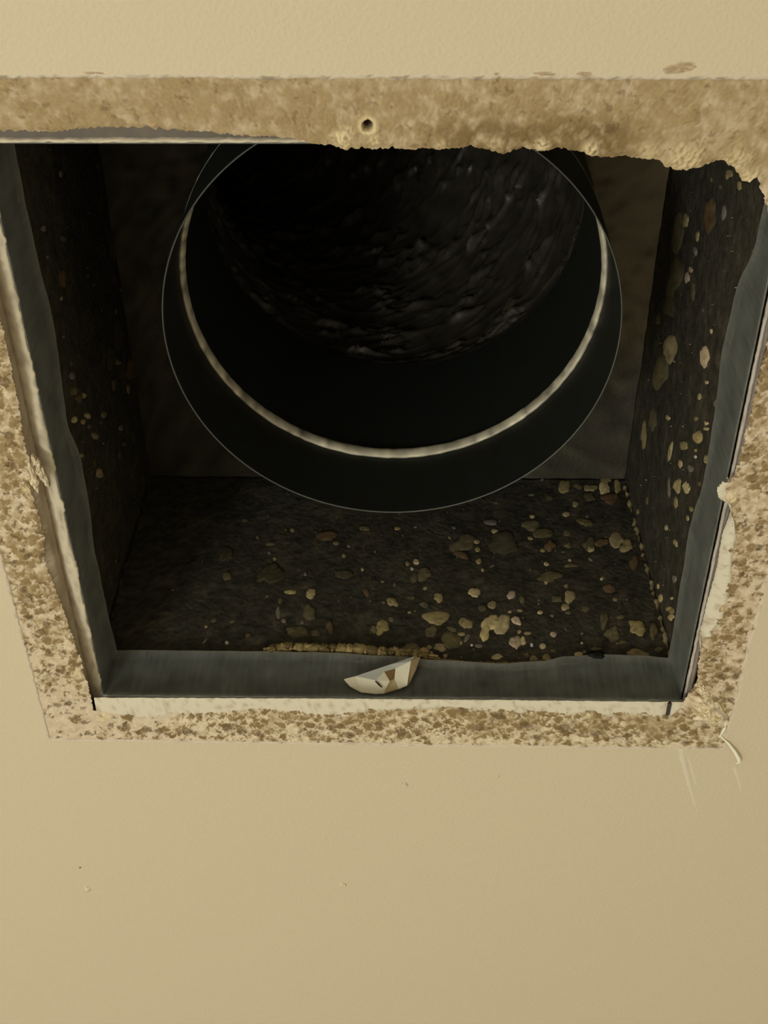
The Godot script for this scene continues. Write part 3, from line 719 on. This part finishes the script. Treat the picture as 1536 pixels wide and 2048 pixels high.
func build_boot() -> void:
	var boot := Node3D.new()
	boot.name = "duct_boot"
	boot.position = Vector3(0, CEILING_Y + BOARD, 0)
	add_child(boot)
	tag(boot, "square sheet metal duct boot with black mouldy liner set above the ceiling opening", "duct boot")
	var base := boot.position
	# bare metal strips round the mouth, and the paint-crusted hem below each
	var tops := [NEAR_TOP, RIGHT_TOP, FAR_TOP, LEFT_TOP]
	for s in 4:
		var nu := 240
		var P := PackedVector3Array()
		var C := PackedColorArray()
		var HP := PackedVector3Array()
		var HC := PackedColorArray()
		var prof := []
		for j in 15:
			prof.append([0.0, j / 14.0])
		prof.append_array([[0.25, 1.012], [0.7, 1.014], [1.0, 1.0], [1.0, 0.5], [1.0, 0.0]])
		for j in prof.size():
			for u in nu:
				var f := float(u) / (nu - 1)
				var along := lerpf(-1.0, 1.0, f)
				var sx := along * (HALF_X if s % 2 == 0 else HALF_Z)
				var h := height_at(tops[s], sx * 1000.0)
				var buckle: float = 0.0005 * broad.get_noise_2d(sx * 1000.0, prof[j][1] * 30.0 + s * 200.0) * prof[j][1] - 0.0012 * smoothstep(0.86, 1.0, prof[j][1])
				var y: float = prof[j][1] * h * 0.001
				var off: float = prof[j][0] * 0.0009 + buckle
				P.append(place(s, sx, off, y))
				var k := 1.0 + 0.3 * blotch.get_noise_2d(sx * 300.0 + s * 70.0, prof[j][1] * 12.0) + 0.25 * fine.get_noise_2d(sx * 1500.0, prof[j][1] * 2.0 + s * 30.0)
				var c := STRIP_COLOR * k
				if prof[j][1] > 0.985:
					c = c.lerp(Color(0.5, 0.46, 0.36), 0.55 + 0.4 * fine.get_noise_1d(sx * 900.0))
				C.append(Color(c.r, c.g, c.b))
		part("metal_strip", grid(P, C, nu, prof.size(), false, true), "galvanised", boot, "bare blue-grey sheet metal strip with wavy upper edge")
		var hem: Array = [
			[[0.6, 2.4], [0.6, 0.2], [0.9, -0.8], [1.6, -1.1], [2.3, -0.6], [2.6, 1.0], [8.6, 1.3], [8.6, 2.4]],
			[[2.0, 2.2], [2.0, 0.2], [2.3, -0.6], [3.0, -1.0], [3.8, -0.4], [4.6, -0.8], [5.4, 0.4], [9.0, 2.2]],
			[[0.6, 2.2], [0.5, 0.2], [0.9, -0.6], [1.7, -0.8], [2.4, -0.2], [7.0, -0.1], [12.5, 0.2], [12.5, 2.2]],
			[[0.7, 2.2], [0.6, 0.2], [1.1, -0.7], [2.6, -1.1], [4.4, -1.0], [6.0, -0.5], [8.8, 0.6], [8.8, 2.2]]][s]
		for j in hem.size():
			for u in nu:
				var f := float(u) / (nu - 1)
				var sx := lerpf(-1.0, 1.0, f) * ((HALF_X if s % 2 == 0 else HALF_Z) + 0.005)
				var jit := 0.55 * blotch.get_noise_2d(sx * 700.0 + s * 100.0, j * 1.2) + 0.35 * fine.get_noise_2d(sx * 1400.0 + s * 100.0, j * 2.0)
				var o: float = hem[j][0] + (jit * 0.8 if j > 0 and j < 7 else 0.0) - (maxf(0.0, broad.get_noise_1d(sx * 2500.0 + 50.0)) * 2.2 if s == 3 and j in [1, 2, 3] else 0.0)
				var y: float = hem[j][1] + (jit * 0.5 if j > 1 and j < 6 else 0.0)
				HP.append(place(s, sx, o * 0.001, y * 0.001))
				var c := paint(206, 188, 150)
				if s == 2:
					c = paint(186, 184, 164) if j < 4 else paint(210, 194, 156)
				elif s == 1:
					c = paint(190, 174, 148) if j != 4 else paint(110, 98, 84)
				elif s == 0 and j > 4:
					c = paint(98, 87, 70)  # dark tone paints the shadowed gap behind the near lip
				c = c.lerp(paint(120, 104, 78), clampf(0.05 + 0.8 * blotch.get_noise_2d(sx * 500.0 + s * 40.0, j * 3.0), 0.0, 0.6))
				HC.append(c)
		part("hem", grid(HP, HC, nu, hem.size(), false, true), "hem", boot, "pale paint-crusted lower hem of the metal")
	# small dark box painting the shade of the gap at the far right corner
	part("gap_shade_box", box_mesh(Vector3(0.1672, -0.0138, -0.1752) , Vector3(0.1695, -0.0112, -0.1648), 0.0004, Color(0.06, 0.058, 0.05)), "galvanised", boot)
	build_liner(boot, base)
	build_collar(boot, base)
	build_ridges(boot, base)


const STRIP_COLOR := Color(0.29, 0.3, 0.265)


func place(s: int, along: float, outward: float, y: float) -> Vector3:
	# a point on side s (near, right, far, left) of the mouth
	match s:
		0: return Vector3(along, y, HALF_Z + outward)
		1: return Vector3(HALF_X + outward, y, along)
		2: return Vector3(along, y, -HALF_Z - outward)
	return Vector3(-HALF_X - outward, y, along)


const LINER := Color(0.05, 0.044, 0.03)


func liner_color(q: Vector3, extra := 0.0) -> Color:
	var p := q * 1000.0
	var k := 1.0 + 0.7 * blotch.get_noise_3d(p.x, p.y, p.z) + 0.35 * fine.get_noise_3d(p.x, p.y, p.z)
	var c := LINER.lerp(Color(0.16, 0.13, 0.08), clampf(broad.get_noise_3d(p.x * 1.3, p.y * 1.3, p.z * 1.3) * 0.45 + extra, 0.0, 1.0)) * k
	return Color(c.r, c.g, c.b)


func build_liner(boot: Node, base: Vector3) -> void:
	var y0 := 0.003
	var y1 := TOP_Y - base.y
	var tone := [
		Color(0.62, 0.5, 0.25), Color(0.42, 0.33, 0.16), Color(0.3, 0.3, 0.3), Color(0.66, 0.5, 0.32), Color(0.2, 0.125, 0.06), Color(0.18, 0.15, 0.075), Color(0.24, 0.21, 0.165), Color(0.75, 0.7, 0.62), Color(0.1, 0.085, 0.045)]
	var tables := ["", RIGHT_FLECKS, FAR_FLECKS, LEFT_FLECKS]
	var tell := ["black liner panel on the near side", "black liner panel with long rusty streaks and pale flecks", "black liner panel scattered with ochre mould flecks", "black liner panel with few dim flecks"]
	for s in 4:
		var P := PackedVector3Array()
		var C := PackedColorArray()
		var nu := 150
		var rows := 100
		var thick := 0.009
		var a0 := -0.199 if s % 2 == 0 else -0.1793
		var a1 := 0.19 if s % 2 == 0 else 0.1813
		for v in rows + 2:
			for u in nu:
				var along := lerpf(a0, a1, float(u) / (nu - 1))
				var t := clampf(float(v) / (rows - 1), 0.0, 1.0)
				var y := lerpf(y0, y1, t)
				var d := 0.0006 * blotch.get_noise_3d(along * 500.0, y * 500.0, s * 90.0) + 0.0008 * broad.get_noise_3d(along * 1000.0, y * 1000.0, s * 90.0)
				var q := liner_point(s, along, y + base.y, d) - base
				if v >= rows:                      # the back of the panel
					q = liner_point(s, along, (y1 if v == rows else y0) + base.y, -thick) - base
				P.append(q)
				C.append(liner_color(q + Vector3(s * 3.0, 0, 0)))
		var panel := part("liner_panel", grid(P, C, nu, rows + 2, false, true), "liner", boot, tell[s])
		if tables[s] == "":
			continue
		var nrm: Vector3 = [Vector3.FORWARD, Vector3.LEFT, Vector3.BACK, Vector3.RIGHT][s]
		for row in tables[s].split(";"):
			var f: PackedFloat64Array = row.split_floats(",")
			var at: Vector3
			var v1: Vector3
			var v2: Vector3
			if s == 2:
				at = liner_point(2, f[0] * 0.001, CEILING_Y + f[1] * 0.001, 0.0)
				v1 = Vector3(f[2], f[3], 0) * 0.001
				v2 = Vector3(f[4], f[5], 0) * 0.001
			else:
				at = liner_point(s, f[1] * 0.001, CEILING_Y + f[0] * 0.001, 0.0)
				v1 = Vector3(0, f[2], f[3]) * 0.001
				v2 = Vector3(0, f[4], f[5]) * 0.001
			var r := sqrt(v1.length() * v2.length())
			var c: Color = tone[int(f[6])]
			var k := rng.randf_range(0.8, 1.2)
			k *= 0.85
			c = Color(c.r * k, c.g * k, c.b * k * rng.randf_range(0.85, 1.1))
			var dim := int(f[6]) in [4, 5, 8]
			var high := clampf(r * 0.2, 0.0003, 0.0008)
			part("mould_fleck", blob(at - base, v1, v2, nrm, high, c, c.lerp(LINER, 0.75 if dim else 0.25), 0.42 if dim or r > 0.004 else 0.25, 0.0012, 22 if r > 0.003 else 10), "mould", panel)
		# the finest specks, past counting
		var count: int = [0, 260, 420, 160][s]
		var SP := PackedVector3Array()
		var SN := PackedVector3Array()
		var SC := PackedColorArray()
		var SI := PackedInt32Array()
		for j in count:
			var along := rng.randf_range(-0.17, 0.17)
			if s == 2:
				along = lerpf(-0.17, 0.17, pow(rng.randf(), 0.6))
			var y := CEILING_Y + lerpf(0.05, 0.235, pow(rng.randf(), 1.5))
			if blotch.get_noise_2d(along * 350.0, y * 350.0) + 0.25 * rng.randf() < 0.08:
				continue
			var at := liner_point(s, along, y, 0.0) - base
			var e1 := Vector3.UP
			var e2 := nrm.cross(e1)
			var r := 0.0003 + 0.0007 * pow(rng.randf(), 3.0)
			var c: Color = tone[[0, 1, 1, 3, 5, 6, 5][rng.randi() % 7]] * rng.randf_range(0.4, 1.0)
			var k := SP.size()
			for i in 7:
				var a := TAU * i / 6.0
				SP.append(at + nrm * 0.0012 if i == 6 else at + (e1 * cos(a) * rng.randf_range(0.7, 1.6) + e2 * sin(a)) * r - nrm * 0.001)
				SN.append(nrm if i == 6 else ((e1 * cos(a) + e2 * sin(a)) + nrm).normalized())
				SC.append(Color(c.r, c.g, c.b))
			for i in 6:
				var tri := [k + 6, k + i, k + (i + 1) % 6]
				var fn := (SP[tri[1]] - SP[tri[0]]).cross(SP[tri[2]] - SP[tri[0]])
				if fn.dot(nrm) > 0.0:
					tri.reverse()
				SI.append_array(PackedInt32Array(tri))
		var dust := part("dust_specks", commit(SP, SN, SC, SI), "mould", panel)
		dust.set_meta("kind", "stuff")
	# top panel with the round hole for the collar
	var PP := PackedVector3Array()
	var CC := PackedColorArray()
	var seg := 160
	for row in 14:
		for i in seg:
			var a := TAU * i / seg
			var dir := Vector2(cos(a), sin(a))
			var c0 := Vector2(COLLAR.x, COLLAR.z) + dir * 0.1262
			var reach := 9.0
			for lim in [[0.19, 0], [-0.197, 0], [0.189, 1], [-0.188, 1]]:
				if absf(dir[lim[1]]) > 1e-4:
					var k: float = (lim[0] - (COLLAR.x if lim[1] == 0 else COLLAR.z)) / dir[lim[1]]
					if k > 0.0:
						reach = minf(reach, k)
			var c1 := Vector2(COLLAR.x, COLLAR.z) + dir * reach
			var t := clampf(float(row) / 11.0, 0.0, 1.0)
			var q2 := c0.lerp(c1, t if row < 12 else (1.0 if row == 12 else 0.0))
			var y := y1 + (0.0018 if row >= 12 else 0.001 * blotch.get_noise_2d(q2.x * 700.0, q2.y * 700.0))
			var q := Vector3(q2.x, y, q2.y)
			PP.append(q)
			var lighter := smoothstep(0.06, 0.14, q2.x) * smoothstep(-0.12, 0.05, q2.y) * clampf(0.8 + 0.9 * blotch.get_noise_2d(q2.x * 300.0, q2.y * 900.0), 0.0, 1.0)  # paler brown to the right of the collar
			CC.append(liner_color(q, lighter * 2.0).lerp(Color(0.34, 0.28, 0.18), lighter * 0.85))
	part("top_panel", grid(PP, CC, seg, 14, true, true), "liner", boot, "brown top of the boot round the collar, paler to the right")


func liner_point(s: int, along: float, y: float, proud: float) -> Vector3:
	match s:
		0: return Vector3(along, y, 0.181 - proud)
		1: return Vector3(right_x(y) - proud, y, along)
		2: return Vector3(along, y, -0.1793 + proud)
	return Vector3(-0.19 + proud, y, along)


func build_collar(boot: Node, base: Vector3) -> void:
	var c := COLLAR + Vector3(0, -base.y, 0)
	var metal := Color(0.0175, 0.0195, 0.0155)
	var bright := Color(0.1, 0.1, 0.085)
	var prof := []
	var cols := []
	for j in 26:                                   # inner face, upward
		prof.append([0.1249, lerpf(2.5784, 2.749, j / 25.0)])
		cols.append(metal)
	prof.append_array([[0.1253, 2.7492], [0.12575, 2.749]])
	cols.append_array([metal, metal])
	for j in 20:
		prof.append([0.12575, lerpf(2.7489, 2.5785, j / 19.0)])
		cols.append(metal)
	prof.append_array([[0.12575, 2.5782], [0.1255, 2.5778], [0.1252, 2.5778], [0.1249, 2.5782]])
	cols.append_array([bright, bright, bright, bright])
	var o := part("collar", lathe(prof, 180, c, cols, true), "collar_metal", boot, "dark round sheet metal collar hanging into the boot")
	var seg := 200
	var P := PackedVector3Array()
	var C := PackedColorArray()
	for j in 14:
		var b := TAU * j / 14.0
		for i in seg:
			var a := TAU * i / seg
			var w := 1.0 + 0.12 * fine.get_noise_2d(cos(a) * 70.0, sin(a) * 70.0)
			var r := 0.1239 + cos(b) * 0.0021 * w
			P.append(c + Vector3(cos(a) * r, 2.6385 + sin(b) * 0.0045 * w, sin(a) * r))
			var k := 0.72 + 0.5 * fine.get_noise_2d(cos(a) * 160.0, sin(a) * 160.0) + 0.5 * blotch.get_noise_2d(cos(a) * 100.0, sin(a) * 100.0 + j)
			C.append(Color(0.7 * k, 0.63 * k, 0.46 * k))
	part("bead", grid(P, C, seg, 14, true, true), "bead", o, "worn pale bead running round the collar")


func build_ridges(boot: Node, base: Vector3) -> void:
	# crusty debris along the top of the far strip, a rusty seam, a black lump and the torn sealant in the corners
	var ridges := [[[[-83.0, 53.5], [-72.7, 55.5], [-53.2, 56.0], [-27.1, 55.0], [-7.5, 52.5], [15.1, 51.0], [30.0, 48.5]], 3.4, [150, 126, 76], "crusty tan ridge of debris along the top of the metal strip"],
		[[[18.3, 48.8], [37.4, 44.8], [56.5, 42.6], [82.0, 42.8], [98.2, 46.0]], 1.5, [116, 92, 52], "rusty brown seam along the metal edge"]]
	for r in ridges:
		var pts := resample(r[0], 90)
		var path := []
		var radii := []
		var cols := []
		for i in 90:
			var ends := smoothstep(0.0, 0.06, i / 89.0) * smoothstep(1.0, 0.8, i / 89.0)
			path.append(Vector3(pts[i].x * 0.001, CEILING_Y + pts[i].y * 0.001 + 0.0009 * blotch.get_noise_1d(i * 5.0), -0.1757) - base)
			radii.append(r[1] * 0.001 * (0.35 + 0.65 * ends) * (1.0 + 0.55 * blotch.get_noise_1d(i * 8.0 + 40.0) + 0.4 * fine.get_noise_1d(i * 3.0)))
			var k := 1.0 + 0.9 * blotch.get_noise_1d(i * 6.0 + 300.0) + 0.5 * fine.get_noise_1d(i * 2.0)
			cols.append(paint(r[2][0], r[2][1], r[2][2], 0.75 * maxf(k, 0.25)))
		part("debris_ridge", tube(path, radii, 16, cols, 0.7, Vector3.BACK), "mould", boot, r[3])
	var lumps := 30
	for i in lumps:
		var x := lerpf(-0.08, 0.022, (i + rng.randf()) / lumps)
		var r := 0.001 + 0.003 * pow(rng.randf(), 1.6)
		var at := Vector3(x, CEILING_Y + lerpf(0.0535, 0.05, smoothstep(-0.03, 0.02, x)) + rng.randf_range(-0.002, 0.0035), -0.1742) - base
		var k := 0.3 + 0.75 * pow(rng.randf(), 1.3)
		part("debris_crumb", blob(at, Vector3(r * rng.randf_range(0.9, 1.7), 0, 0), Vector3(0, r, 0), Vector3.BACK, 0.0016, paint(156, 132, 82, k), paint(104, 82, 44, k), 0.6, 0.002, 14), "mould", boot)
	part("tar_lump", blob(Vector3(0.1314, CEILING_Y + 0.0503, -0.1765) - base, Vector3(0.0076, 0, 0), Vector3(0, 0.0046, 0), Vector3.BACK, 0.003, Color(0.012, 0.012, 0.01), Color(0.012, 0.012, 0.01), 0.3, 0.003, 22), "liner", boot, "black lump on the metal edge")
	for s in [1, -1]:
		var path := []
		var radii := []
		var cols := []
		for i in 70:
			var y := lerpf(2.548, 2.735, i / 69.0)
			var x := (right_x(y) - 0.0012) if s > 0 else -0.1888
			path.append(Vector3(x + 0.0012 * blotch.get_noise_1d(i * 4.0 + s * 70.0), y, -0.1781 + 0.0008 * blotch.get_noise_1d(i * 5.0 + 99.0)) - base)
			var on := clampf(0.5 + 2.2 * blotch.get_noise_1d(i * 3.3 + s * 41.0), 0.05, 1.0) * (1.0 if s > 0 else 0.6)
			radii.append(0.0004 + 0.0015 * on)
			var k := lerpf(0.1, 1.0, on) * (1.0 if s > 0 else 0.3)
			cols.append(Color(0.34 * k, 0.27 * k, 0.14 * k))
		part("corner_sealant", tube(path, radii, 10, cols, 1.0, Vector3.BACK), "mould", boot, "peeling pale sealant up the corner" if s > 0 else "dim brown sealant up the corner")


# ---------------------------------------------------------------- flexible duct
func build_flexible_duct() -> void:
	var t := Node3D.new()
	t.name = "flexible_duct"
	var foot := Vector3(COLLAR.x, 2.7502, COLLAR.z)
	t.position = foot
	add_child(t)
	tag(t, "wrinkled black flexible duct rising from the round collar", "flexible duct")
	# centreline: a short straight rise, then a bend towards the left
	var rise := 0.03
	var bend := 0.27
	var turn := deg_to_rad(88)
	var lead := Vector3(-0.97, 0, 0.24).normalized()
	var cross := Vector3.UP.cross(lead)
	var length := rise + bend * turn
	var rings := 420
	var seg := 420
	var P := PackedVector3Array()
	var C := PackedColorArray()
	var JP := PackedVector3Array()
	var JC := PackedColorArray()
	var coil := []
	for j in rings:
		var s := length * j / (rings - 1)
		var fr := duct_frame(s, rise, bend, lead)
		var o: Vector3 = fr[0]
		var dir: Vector3 = fr[1]
		var e1 := cross.cross(dir).normalized()
		for i in seg:
			var a := TAU * i / seg
			var ph := fposmod(s / 0.03 + float(i) / seg, 1.0)
			var wire := exp(-pow((ph - 0.5) / 0.07, 2.0))
			# film sags outward between the wires and gathers in slanting creases
			var um := a * 130.0
			var sm := s * 1000.0
			var along := um * 0.9 - sm * 0.45
			var over := sm * 0.9 + um * 0.45
			var c1 := 1.0 - absf(broad.get_noise_2d(along * 0.42, over * 1.5)) * 5.0
			var c2 := 1.0 - absf(broad.get_noise_2d(along * 0.8 + 500.0, over * 3.0)) * 5.0
			var gather := smoothstep(-0.15, 0.3, broad.get_noise_2d(um * 0.5, sm * 0.6))
			var r := 0.1315 - 0.0022 * wire * (0.3 + gather) - 0.0038 * maxf(c1, 0.0) * (0.25 + gather) - 0.0012 * maxf(c2, 0.0) * gather
			r = lerpf(0.1256, r, smoothstep(0.0, 0.02, s))
			P.append(o + (e1 * cos(a) + cross * sin(a)) * r)
			var k := 1.0 + 0.5 * blotch.get_noise_3d(cos(a) * 60.0, s * 300.0, sin(a) * 60.0)
			C.append(Color(0.04 * k, 0.034 * k, 0.025 * k))
	part("inner_film", grid(P, C, seg, rings, true, false, Vector3.ZERO, true), "duct_film", t, "creased black plastic lining")
	for j in 60:
		var s := length * j / 59.0
		var fr := duct_frame(s, rise, bend, lead)
		var e1 := cross.cross(fr[1]).normalized()
		for i in 64:
			var a := TAU * i / 64.0
			JP.append(fr[0] + (e1 * cos(a) + cross * sin(a)) * (0.15 + 0.003 * sin(s * 240.0)))
			JC.append(Color(0.2, 0.2, 0.2))
	part("insulation_jacket", grid(JP, JC, 64, 60, true, false), "jacket", t)
	var end := duct_frame(length, rise, bend, lead)
	var e0 := cross.cross(end[1]).normalized()
	var EP := PackedVector3Array()
	var EC := PackedColorArray()
	for row in [[0.15, 0.0], [0.15, 0.01], [0.0005, 0.012]]:
		for i in 64:
			var a := TAU * i / 64.0
			EP.append(end[0] + (e0 * cos(a) + cross * sin(a)) * row[0] + end[1] * row[1])
			EC.append(Color(0.01, 0.01, 0.01))
	part("end_plug", grid(EP, EC, 64, 3, true, false, end[1]), "liner", t)


func duct_frame(s: float, rise: float, bend: float, lead: Vector3) -> Array:
	if s <= rise:
		return [Vector3(0, s, 0), Vector3.UP]
	var a := (s - rise) / bend
	return [Vector3(0, rise + bend * sin(a), 0) + lead * bend * (1.0 - cos(a)), Vector3.UP * cos(a) + lead * sin(a)]


# ---------------------------------------------------------------- the folded chip caught on the far strip
func build_paint_chip() -> void:
	var t := Node3D.new()
	t.name = "paper_scrap"
	var origin := Vector3(-0.006, CEILING_Y + 0.0145, -0.172)
	t.position = origin
	add_child(t)
	tag(t, "small folded scrap of grey-white paper with brown stains caught on the far metal strip", "paper scrap")
	var V := CHIP
	var deep := {"A": 1.2, "B": 0.4, "C": 0.2, "D": 0.6, "E": 0.2, "F": 0.8, "G": 1.2, "H": 3.0, "I": 3.4, "J": 2.6, "K": 2.8, "L": 1.6, "M": 2.0, "P": 1.6, "Q": 4.6, "S": 1.8, "T": 2.2, "U": 3.6, "V": 4.8, "W": 3.2}
	var faces := [["A", "B", "M", 0], ["B", "L", "M", 0], ["B", "U", "L", 0], ["U", "K", "L", 0], ["U", "V", "K", 0], ["B", "C", "P", 1], ["B", "P", "U", 1], ["P", "Q", "U", 0], ["U", "Q", "V", 0], ["Q", "J", "V", 0], ["V", "J", "K", 0],
		["P", "S", "Q", 2], ["C", "S", "P", 1], ["C", "D", "W", 1], ["C", "W", "S", 1], ["S", "T", "Q", 2], ["S", "W", "H", 0], ["S", "H", "T", 0], ["T", "H", "I", 0], ["Q", "T", "J", 3], ["T", "I", "J", 3]]
	var torn := [["W", "D", "E"], ["W", "E", "F"], ["W", "F", "G"], ["W", "G", "H"]]
	var tones := [paint(222, 208, 168), paint(190, 184, 160), paint(128, 98, 56), paint(178, 152, 102)]
	var put := func(st: SurfaceTool, keys: Array, col: Color) -> void:
		var q := []
		for k in keys:
			var dz: float = 0.5 + (V[k].y - 13.0) * 0.28 + (deep[k] - 1.5) * 0.7
			q.append(Vector3(V[k].x * 0.001, CEILING_Y + (V[k].y - dz * 0.84) * 0.001, -0.1735 + dz * 0.001) - origin)
		if (q[1] - q[0]).cross(q[2] - q[0]).z > 0.0:
			q.reverse()
		st.set_color(col)
		for j in 3:
			st.add_vertex(q[j])
		for j in [0, 2, 1]:
			st.add_vertex(q[j] + Vector3(0, 0, -0.0007))
	var a := SurfaceTool.new()
	a.begin(Mesh.PRIMITIVE_TRIANGLES)
	a.set_smooth_group(-1)
	for f in faces:
		put.call(a, [f[0], f[1], f[2]], tones[f[3]])
	a.generate_normals()
	part("folded_sheet", a.commit(), "paper", t)
	var b := SurfaceTool.new()
	b.begin(Mesh.PRIMITIVE_TRIANGLES)
	b.set_smooth_group(-1)
	for f in torn:
		put.call(b, f, paint(150, 124, 84))
	b.generate_normals()
	part("torn_edge", b.commit(), "paper", t, "tan torn edge of the scrap")
	var slit_at := func(x: float, y: float, d: float) -> Vector3:
		var dz := 0.9 + (y - 13.0) * 0.28 + (d - 1.5) * 0.7
		return Vector3(x * 0.001, CEILING_Y + (y - dz * 0.84) * 0.001, -0.1735 + dz * 0.001)
	part("slit", tube([slit_at.call(-9.6, 23.6, 3.9) - origin, slit_at.call(-7.5, 20.9, 4.4) - origin, slit_at.call(-5.4, 18.4, 5.0) - origin], [0.0003, 0.0005, 0.0003], 8, [Color(0.02, 0.018, 0.014), Color(0.02, 0.018, 0.014), Color(0.02, 0.018, 0.014)]), "mould", t, "dark slit in the scrap")
